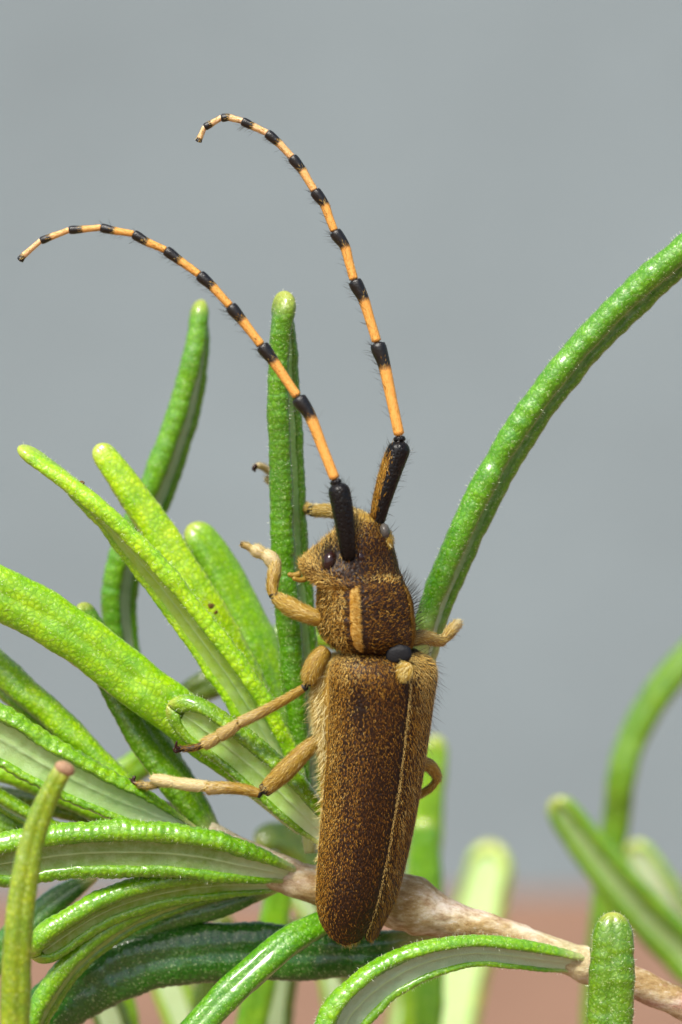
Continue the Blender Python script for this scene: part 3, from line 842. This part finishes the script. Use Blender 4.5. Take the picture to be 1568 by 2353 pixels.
# raised ochre stripes of dense setae
for side in (-1, 1):
    cen = R(-47.5) if side == -1 else R(42)
    i0, i1 = 6, NP_ - 4
    f = np.linspace(-1, 1, 12)
    n = i1 - i0
    env = np.sqrt(np.clip(1 - np.abs(np.linspace(-1, 1, n)) ** 6, 0.02, 1))
    ths = cen + R(4.6) * f[None] * env[:, None]
    Sg = ring(C_[i0:i1], a_[i0:i1], k_[i0:i1], ths)
    up = 1.0 + 0.004 * (1 - f[None] ** 2) * env[:, None]
    Sg = C_[i0:i1][:, None] + (Sg - C_[i0:i1][:, None]) * up[..., None]
    so = grid_mesh('stripe', Sg, plain('ochre_stripe', (0.42, 0.19, 0.022), 0.6, 20, 0.3, 0.4, 0.02), pro, wrap=False, caps=False)
    V, F, T = hair_arrays(Sg, 1500, 13, 1.4, (0.25, side * -0.9), 0.35, 0.25, False, None, np.full(Sg.shape[:2], 0.72), 0.2, C_[i0:i1])
    h = mesh_obj('stripe_hair', V, F, GOLD, pro, {'tone': T}, smooth=False)
    h['kind'] = 'stuff'
DRK = [hair_arrays(pr, 240, 40, 1.1, (-0.7, 0), 0.5, 1.5, True, np.exp(-((dg - 55) / 16) ** 2) * np.exp(-((sp - 0.35) / 0.4) ** 2) + 1e-6, None, 0.3)]
hair_obj('bristles', DRK, DARKHAIR, pro)

# --- black neck joint, bare slate pad and the pale scutellum
NK = [(1496, 800, 940, .8), (1512, 800, 938, .8), (1535, 800, 936, .8)]
C_, a_, k_ = section(NK, 14)
th = np.repeat(np.linspace(0, 2 * math.pi, 32, endpoint=False)[None], 14, 0)
grid_mesh('neck_joint', ring(C_, a_ * 0.97, k_, th), BLACK, beetle)


def lump(name, px, py, y, rx, ry, rz, mat, parent, tilt=0.0, n=20, power=2.0, noise=0.04):
    """rounded body: half sizes in px across, up, deep; tilt turns it in the picture plane"""
    ph = np.linspace(-math.pi / 2, math.pi / 2, n)
    la = np.linspace(0, 2 * math.pi, n, endpoint=False)
    c = P(px, py, y)
    e = 2 / power
    sp_ = lambda v: np.sign(v) * np.abs(v) ** e
    X = S(rx, y) * np.outer(sp_(np.cos(ph)), sp_(np.cos(la)))
    Y = S(rz, y) * np.outer(sp_(np.cos(ph)), sp_(np.sin(la)))
    Z = S(ry, y) * np.outer(sp_(np.sin(ph)), np.ones(n))
    k = 1 + noise * noise2(n, n, 5, 5)
    X, Y, Z = X * k, Y * k, Z * k
    ct, s_ = math.cos(tilt), math.sin(tilt)
    G = np.stack([X * ct - Z * s_, Y, X * s_ + Z * ct], -1) + c
    o = grid_mesh(name, G, mat, parent)
    return o, G


def bvh_of(G, wrap=True):
    nr, nc = G.shape[:2]
    return BVHTree.FromPolygons([Vector(v) for v in G.reshape(-1, 3)], grid_faces(nr, nc, wrap).tolist())


def depth_at(bv, px, py, default):
    o = Vector((0, -CAM_D, 0))
    d = (Vector(P(px, py, 0)) - o).normalized()
    h = bv.ray_cast(o, d)
    return h[0].y if h[0] is not None else default


b_el, b_pr = bvh_of(EO, False), bvh_of(pr)
ys = depth_at(b_pr, 905, 1470, -1.0)
lump('scutellum_pad', 916, 1503, ys + 0.035, 29, 20, 8, PAD, beetle, R(6), power=2.6, noise=0.1)
yd_ = depth_at(b_el, 900, 1550, -0.9)
sc_o, sc_G = lump('scutellum', 932, 1541, yd_ + 0.005, 18, 20, 6, YSHELL, beetle, R(-12), power=2.4)
hair_obj('hair', [hair_arrays(sc_G, 420, 13, 1.3, (-1, 0.3), 0.4, 0.25, True, None, np.full(sc_G.shape[:2], 0.62), 0.2)], PALEHAIR, sc_o)

# brown blemishes on the two lime leaves
SPOT = plain('brown_leaf_blemish', (0.20, 0.11, 0.012), 0.7, 18, 0.6, 0.5, 0.03)
for lo_, px, py, r in ((lime_a, 189, 1110, 6), (lime_b, 484, 1392, 11), (lime_b, 497, 1406, 7)):
    me = lo_.data
    off = Vector(world_loc(lo_))
    bv = BVHTree.FromPolygons([v.co + off for v in me.vertices], [p.vertices[:] for p in me.polygons])
    lump('blemish', px, py, depth_at(bv, px, py, 0.3) + 0.02, r, r * 0.8, 7, SPOT, lo_, R(-40), noise=0.3)
# withered brown end of the near shoot
wt, _ = lump('withered_tip', 149, 1766, -1.9, 24, 16, 18, plain('withered_leaf_tip', (0.42, 0.25, 0.14), 0.4, 6, 0.35, 0.5, 0.03), lf, R(-24), power=2.3)
# --- head
HD = [(1360, 752, 930, .92, 0), (1344, 726, 924, .95, 0.03), (1327, 708, 917, 1.0, 0.07), (1302, 697, 909, 1.0, 0.11), (1278, 717, 904, 1.0, 0.11), (1255, 741, 899, .98, 0.08), (1232, 764, 894, .95, 0.05), (1209, 792, 884, .9, 0.02), (1195, 815, 868, .85, 0.0)]
q = np.array([list(P((a + b) / 2, py, body_y(py) + dy)) + [S((b - a) / 2 / KX), k] for py, a, b, k, dy in HD])
NH = 50
q, _ = spline(q, NH)
C_, a_, k_ = q[:, :3], q[:, 3], q[:, 4]
th = np.repeat(np.linspace(-math.pi, math.pi, 80, endpoint=False)[None], NH, 0)
hd = ring(C_, a_, k_, th)
dg = np.degrees(th)
hd = C_[:, None] + (hd - C_[:, None]) * (1 + 0.015 * noise2(NH, 80, 10, 16))[..., None]
head = grid_mesh('head', hd, ELYTRA, beetle, flip=True)
b_hd = bvh_of(hd)
hs = np.linspace(0, 1, NH)[:, None]
face = np.clip((-dg - 35) / 35, 0, 1)
tone = 0.48 + 0.32 * face + 0.22 * np.clip((hs - 0.72) / 0.25, 0, 1) + 0.1 * noise2(NH, 80, 10, 16)
mk = 0.8 + 0.9 * face + 0.8 * np.clip((hs - 0.7) / 0.3, 0, 1)
xz = hd[..., 0] * PXU * CAM_D / (CAM_D + hd[..., 1]) + 784
zz = 1176.5 - hd[..., 2] * PXU * CAM_D / (CAM_D + hd[..., 1])
mk = mk * (1 - 0.92 * np.exp(-(((xz - 800) / 34) ** 2 + ((zz - 1292) / 26) ** 2)))
mk = mk * (1 - 0.99 * np.exp(-(((xz - 757) / 24) ** 4 + ((zz - 1288) / 34) ** 4)))
mk = mk * (1 - 0.9 * np.exp(-(((xz - 805) / 30) ** 2 + ((zz - 1320) / 15) ** 2)))
face = face * (1 - np.exp(-(((xz - 757) / 28) ** 4 + ((zz - 1280) / 40) ** 4)))
hair_obj('hair', [hair_arrays(hd, 8000, 9, 0.95, (0.6, 0.3), 0.6, 0.35, True, np.clip(mk, 0.01, 9), tone, 0.2),
                  hair_arrays(hd, 1500, 14, 0.9, (0.7, 0.2), 0.6, 0.9, True, face * 1.0 + 1e-6, tone + 0.15, 0.3)], GOLD, head)
dm = np.exp(-((dg + 78) / 22) ** 2) * np.clip((hs - 0.25) * 3, 0, 1) + 0.25 * np.clip((hs - 0.75) * 4, 0, 1)
hair_obj('bristles', [hair_arrays(hd, 330, 34, 1.0, (0.8, 0), 0.5, 1.4, True, dm + 1e-6, None, 0.3)], DARKHAIR, head)

y0 = depth_at(b_hd, 757, 1292, -1.0)
eye, _ = lump('eye', 757, 1291, y0 + 0.02, 17, 26, 22, EYE, head, R(-14), noise=0.0)
y1 = depth_at(b_hd, 828, 1281, -1.0)
lump('eye', 829, 1281, y1 + 0.05, 12, 16, 16, EYE, head, R(12), noise=0.0)
lump('eye', 884, 1222, depth_at(b_hd, 878, 1226, -1.0) + 0.06, 13, 20, 22, EYE_GREY, head, R(8), noise=0.0)
gena, gG = lump('cheek', 892, 1240, -0.66, 11, 27, 30, YSHELL, head, R(6))
pal, pG = lump('mouthpart', 714, 1302, body_y(1300) + 0.16, 17, 25, 32, YSHELL, head, R(20))
for i, pts in enumerate([[(692, 1318, -0.72, 8), (676, 1322, -0.74, 7), (661, 1319, -0.76, 5)], [(704, 1330, -0.74, 7), (690, 1333, -0.78, 6), (672, 1328, -0.82, 5)]]):
    G, *_ = tube_grid(pts, 12, 10)
    grid_mesh('palp', G, LIMB, head, attrs={'band': np.repeat(np.linspace(0.55, 0.0, 12)[:, None], 10, 1)})
lump('forehead', 838, 1196, body_y(1196) + 0.05, 34, 16, 40, YSHELL, head, R(-14))
hair_obj('cheek_hair', [hair_arrays(gG, 500, 14, 1.3, (-1, 0.2), 0.5, 0.3, True, None, None, 0.2), hair_arrays(pG, 700, 17, 1.2, (0, 0.2), 1.5, 0.7, True, None, None, 0.2)], PALEHAIR, head)


# --- antennae
def antenna(scape, joints, widths, pale, yd, dark_frac=0.36):
    """scape rows (px, py, y, r); joints: black-band starts and tips of the ringed segments"""
    an = empty('antenna', P(scape[0][0], scape[0][1], scape[0][2]), beetle)
    bri, gold = [], []
    G, *_ = tube_grid(scape, 40, 20, ends=0.7)
    nn = 20
    col = np.ones((40, nn))
    return an, G, bri, gold


def build_antenna(scape, pedicel, pts, yA, yB, r0, r1, pale0, gold_side=None, brush=1):
    an = empty('antenna', P(*scape[0][:3]), beetle)
    bri, gold = [], []
    G, *_ = tube_grid(scape, 40, 22, ends=0.8)
    grid_mesh('scape', G, BLACK, an)
    thc = np.linspace(0, 2 * math.pi, 22, endpoint=False)[None]
    if gold_side is not None:
        m = np.clip(np.cos(thc - R(gold_side)), 0, 1) * np.clip((0.80 - np.linspace(0, 1, 40)) * 6, 0.03, 1)[:, None]
        gold.append(hair_arrays(G, 1500, 14, 1.4, (1, 0), 0.25, 0.2, True, m + 1e-5, np.full(G.shape[:2], 0.6), 0.2))
    bri.append(hair_arrays(G, 260, 22, 1.0, (0.7, 0), 0.6, 1.0, True, None, None, 0.2))
    G, *_ = tube_grid(pedicel, 12, 16, ends=0.4)
    grid_mesh('pedicel', G, BLACK, an)
    n = len(pts) // 2
    start = pedicel[-1][:2]
    for i in range(n):
        bs, tp = pts[2 * i], pts[2 * i + 1]
        k0, k1 = i / n, (i + 1) / n
        yy = lambda k: yA + (yB - yA) * k
        rr = r0 + (r1 - r0) * k0 ** 0.75
        A = np.array(start, float)
        B = np.array(tp, float)
        M = np.array(bs, float)
        ln = np.linalg.norm(B - A)
        fb = np.linalg.norm(M - A) / max(ln, 1)
        ov = (A - B) / ln * 3
        ym = yy(k0 + (k1 - k0) * fb)
        h = (A + M) / 2
        seg = [(A[0] + ov[0], A[1] + ov[1], yy(k0), rr * 0.86), (h[0], h[1], yy(k0 + (k1 - k0) * fb / 2), rr * 0.88), (M[0], M[1], ym, rr * 1.02),
               ((M[0] + 2 * B[0]) / 3, (M[1] + 2 * B[1]) / 3, yy(k0 + (k1 - k0) * (fb + 2) / 3), rr * (1.30 - 0.12 * k0)), (B[0], B[1], yy(k1), rr * (1.14 - 0.08 * k0))]
        G, C, T, N, B2, r, t = tube_grid(seg, 34, 16, ends=0.3)
        band = np.clip((t - fb * 0.98) * 5 + 0.5, 0, 1)
        pl = np.clip((k0 - pale0) * 2.2, 0, 0.9)
        grid_mesh('segment', G, ANT, an, attrs={'band': np.repeat(band[:, None], 16, 1), 'pale': np.full((34, 16), pl)})
        m = np.clip(1 - band, 0.0, 1)[:, None] * np.ones((1, 16)) + 1e-5
        gold.append(hair_arrays(G, int(120 + 260 * (1 - k0)), 9, 0.9, (1, 0), 0.2, 0.12, True, m, np.full(G.shape[:2], 0.80 + 0.15 * k0), 0.1))
        if k0 < 0.62:
            thc = np.linspace(0, 2 * math.pi, 16, endpoint=False)[None]
            m = np.clip(brush * np.sin(thc), 0.02, 1) * (0.25 + t[:, None] ** 2)
            bri.append(hair_arrays(G, int(46 * (1 - k0) + 8), 26 * (1 - 0.5 * k0), 1.0, (0.55, 0), 0.4, 1.0, True, m, None, 0.2))
        start = tp
    hair_obj('hair', gold, GOLD, an)
    hair_obj('bristles', bri, DARKHAIR, an)
    return an


yl = depth_at(b_hd, 800, 1280, -1.1)
build_antenna([(803, 1292, yl + 0.08, 15), (799, 1262, yl - 0.03, 18), (793, 1210, yl - 0.08, 22), (786, 1160, yl - 0.1, 25), (779, 1125, yl - 0.1, 25), (776, 1108, yl - 0.1, 19)],
              [(774, 1114, yl - 0.1, 14), (770, 1101, yl - 0.1, 13)],
              [(714, 958), (683, 910), (629, 830), (600, 792), (556, 735), (528, 702), (488, 658), (457, 630), (412, 598), (380, 574), (338, 556), (306, 537), (262, 530), (231, 523), (188, 527), (158, 529), (116, 545), (93, 554), (54, 588), (45, 600)],
              yl - 0.1, yl + 0.25, 13.8, 6.4, 0.62, None, -1)
yr = depth_at(b_hd, 868, 1200, -0.9)
build_antenna([(868, 1205, yr + 0.06, 16), (872, 1178, yr + 0.02, 19), (886, 1125, yr, 23), (904, 1068, yr, 26), (918, 1030, yr, 26), (922, 1012, yr, 19)],
              [(919, 1016, yr, 15), (918, 1001, yr, 13)],
              [(884, 842), (866, 785), (836, 688), (813, 642), (793, 567), (768, 530), (746, 470), (722, 437), (694, 390), (670, 360), (640, 328), (613, 305), (581, 290), (556, 278), (527, 270), (508, 271), (486, 284), (470, 293), (459, 318), (456, 327)],
              yr, yr + 0.3, 14.2, 6.0, 0.3, 75 + 180, -1)


# --- legs
def leg(femur, tibia, tarsus, claws, knee=True, pale=0.0, n_hair=1.0, fband=0.93, dark3=0.45, straw=0.75):
    lg = empty('leg', P(*femur[0][:3]), beetle)
    gold, bri = [], []
    for nm, pts, n in (('femur', femur, 34), ('tibia', tibia, 34)):
        if not pts:
            continue
        pts = [(a, b, c, r0 * (0.92 if nm == 'femur' else 0.84)) for a, b, c, r0 in pts]
        G, C, T, N, B, r, t = tube_grid(pts, n, 18, ends=0.42)
        band = np.clip((t - fband + 0.05) * 12 + 0.5, 0, 1) if nm == 'femur' and knee else np.zeros(n)
        if nm == 'tibia' and knee:
            band = np.clip((0.07 - t) * 14 + 0.5, 0, 1)
        sw = np.clip(t * 1.1 - 0.5, 0, 0.45) + pale if nm == 'tibia' else t * 0 + pale
        grid_mesh(nm, G, LIMB, lg, attrs={'band': np.repeat(band[:, None], 18, 1), 'straw': np.repeat(sw[:, None], 18, 1)})
        area = len(pts) and np.linalg.norm(C[-1] - C[0]) * r.mean() * PXU * PXU
        m = np.clip(1.1 - band, 0.02, 1)[:, None] * np.ones((1, 18))
        gold.append(hair_arrays(G, int(area * 0.34 * n_hair), 13, 0.8, (1, 0), 0.22, 0.34, True, m, np.full(G.shape[:2], 0.55 + pale), 0.15))
        gold.append(hair_arrays(G, int(area * 0.10 * n_hair), 12, 0.9, (1, 0), 0.3, 0.3, True, m, np.full(G.shape[:2], 0.02), 0.15))
        bri.append(hair_arrays(G, 14, 18, 0.8, (0.7, 0), 0.4, 0.9, True, (t[:, None] ** 2 if nm == 'femur' else 1 - t[:, None]) * np.ones((1, 18)) + 0.05, None, 0.2))
    for i, pts in enumerate(tarsus):
        G, C, T, N, B, r, t = tube_grid(pts, 20, 14, ends=0.35)
        dark = dark3 if i == 2 else 0.0
        grid_mesh('tarsus', G, LIMB, lg, attrs={'band': np.full((20, 14), dark), 'straw': np.full((20, 14), straw)})
        gold.append(hair_arrays(G, int(300 * n_hair), 11, 0.8, (1, 0), 0.3, 0.4, True, None, np.full(G.shape[:2], 0.45 + 0.45 * straw - 0.6 * dark), 0.2))
    for pts in claws:
        G, *_ = tube_grid(pts, 14, 8, ends=0.5)
        grid_mesh('claw', G, CLAW, lg)
    hair_obj('hair', gold, PALEHAIR, lg)
    hair_obj('bristles', bri, DARKHAIR, lg)
    return lg


def T4(rows, dark=0.0):
    return [tuple(r) for r in rows]


# fore left, gripping the upright leaf
leg([(745, 1425, -0.72, 20), (705, 1412, -0.70, 22), (665, 1393, -0.55, 23), (632, 1372, -0.35, 14)],
    [(630, 1374, -0.33, 12), (626, 1350, -0.28, 16), (630, 1320, -0.22, 18), (634, 1295, -0.1, 15)],
    [[(636, 1304, -0.10, 16), (622, 1283, -0.08, 18), (604, 1270, -0.06, 12)], [(610, 1276, -0.06, 12), (592, 1266, -0.04, 16), (578, 1260, -0.03, 10)], [(584, 1264, -0.03, 7), (570, 1256, -0.02, 7), (558, 1251, -0.02, 6)]],
    [[(560, 1252, -0.02, 4), (555, 1249, -0.02, 3), (556, 1258, -0.03, 1.5)]])
# fore right, reaching round behind the upright leaf
leg([(868, 1215, -0.60, 22), (815, 1186, -0.35, 20), (760, 1174, 0.0, 17), (715, 1174, 0.35, 15)],
    [(720, 1174, 0.33, 14), (690, 1160, 0.75, 15), (650, 1130, 0.92, 14)],
    [[(655, 1132, 0.92, 13), (632, 1112, 0.85, 12), (612, 1098, 0.75, 7)], [(636, 1100, 0.85, 8), (618, 1082, 0.75, 8), (600, 1071, 0.65, 7.5), (588, 1070, 0.6, 6)]],
    [[(592, 1070, 0.6, 5), (584, 1073, 0.58, 4), (581, 1082, 0.57, 2)], [(590, 1071, 0.64, 5), (586, 1076, 0.63, 4), (586, 1085, 0.62, 2)]], pale=0.1)
# middle left
leg([(752, 1490, -0.62, 18), (730, 1518, -0.66, 25), (716, 1548, -0.66, 25), (708, 1574, -0.62, 14)],
    [(708, 1574, -0.62, 11), (668, 1600, -0.58, 13), (610, 1632, -0.52, 14.5), (548, 1662, -0.45, 16)],
    [[(552, 1660, -0.42, 11), (528, 1677, -0.37, 15), (502, 1692, -0.33, 16)], [(506, 1690, -0.33, 11), (486, 1702, -0.30, 15), (466, 1712, -0.28, 15)], [(476, 1706, -0.30, 8), (452, 1717, -0.30, 8), (428, 1721, -0.31, 7), (410, 1719, -0.32, 6.5)]],
    [[(414, 1720, -0.36, 5), (405, 1716, -0.37, 4), (407, 1702, -0.38, 2)], [(416, 1722, -0.34, 6), (404, 1727, -0.33, 4), (398, 1718, -0.33, 2)]], fband=0.95, dark3=0.9, straw=0.3)
# hind left
leg([(748, 1690, -0.45, 15), (705, 1722, -0.48, 21), (655, 1772, -0.48, 25), (602, 1822, -0.45, 17)],
    [(604, 1826, -0.45, 12), (570, 1816, -0.44, 15), (520, 1810, -0.42, 17), (472, 1812, -0.40, 18)],
    [[(480, 1806, -0.36, 12), (440, 1804, -0.25, 15), (400, 1798, -0.12, 13)], [(410, 1798, -0.14, 10), (380, 1795, -0.06, 15), (348, 1789, 0.0, 11)], [(374, 1798, -0.02, 9), (345, 1806, 0.04, 9), (316, 1803, 0.10, 8)]],
    [[(322, 1803, 0.10, 8), (306, 1797, 0.11, 6), (311, 1782, 0.11, 3)], [(320, 1804, 0.13, 7), (301, 1801, 0.14, 5.5), (299, 1787, 0.15, 2.5)]], fband=0.95, dark3=0.55)
# middle right
leg([(930, 1475, -0.4, 18), (970, 1464, -0.35, 19), (1005, 1472, -0.2, 15), (1020, 1474, -0.12, 12)],
    [(1016, 1474, -0.12, 11), (1032, 1456, -0.02, 16), (1046, 1437, 0.1, 15)], [[(1044, 1440, 0.1, 12), (1052, 1434, 0.2, 11), (1040, 1450, 0.32, 9)]], [], knee=False, pale=0.1, n_hair=0.7)
# hind right
leg([(955, 1750, -0.2, 16), (985, 1758, -0.12, 17), (1003, 1780, 0.0, 13), (1004, 1796, 0.05, 10)],
    [(1004, 1792, 0.05, 10), (988, 1812, 0.1, 11), (960, 1828, 0.15, 12), (935, 1840, 0.2, 12)], [[(940, 1838, 0.2, 9), (920, 1862, 0.25, 10), (905, 1890, 0.25, 8)]], [], knee=False, n_hair=0.7)
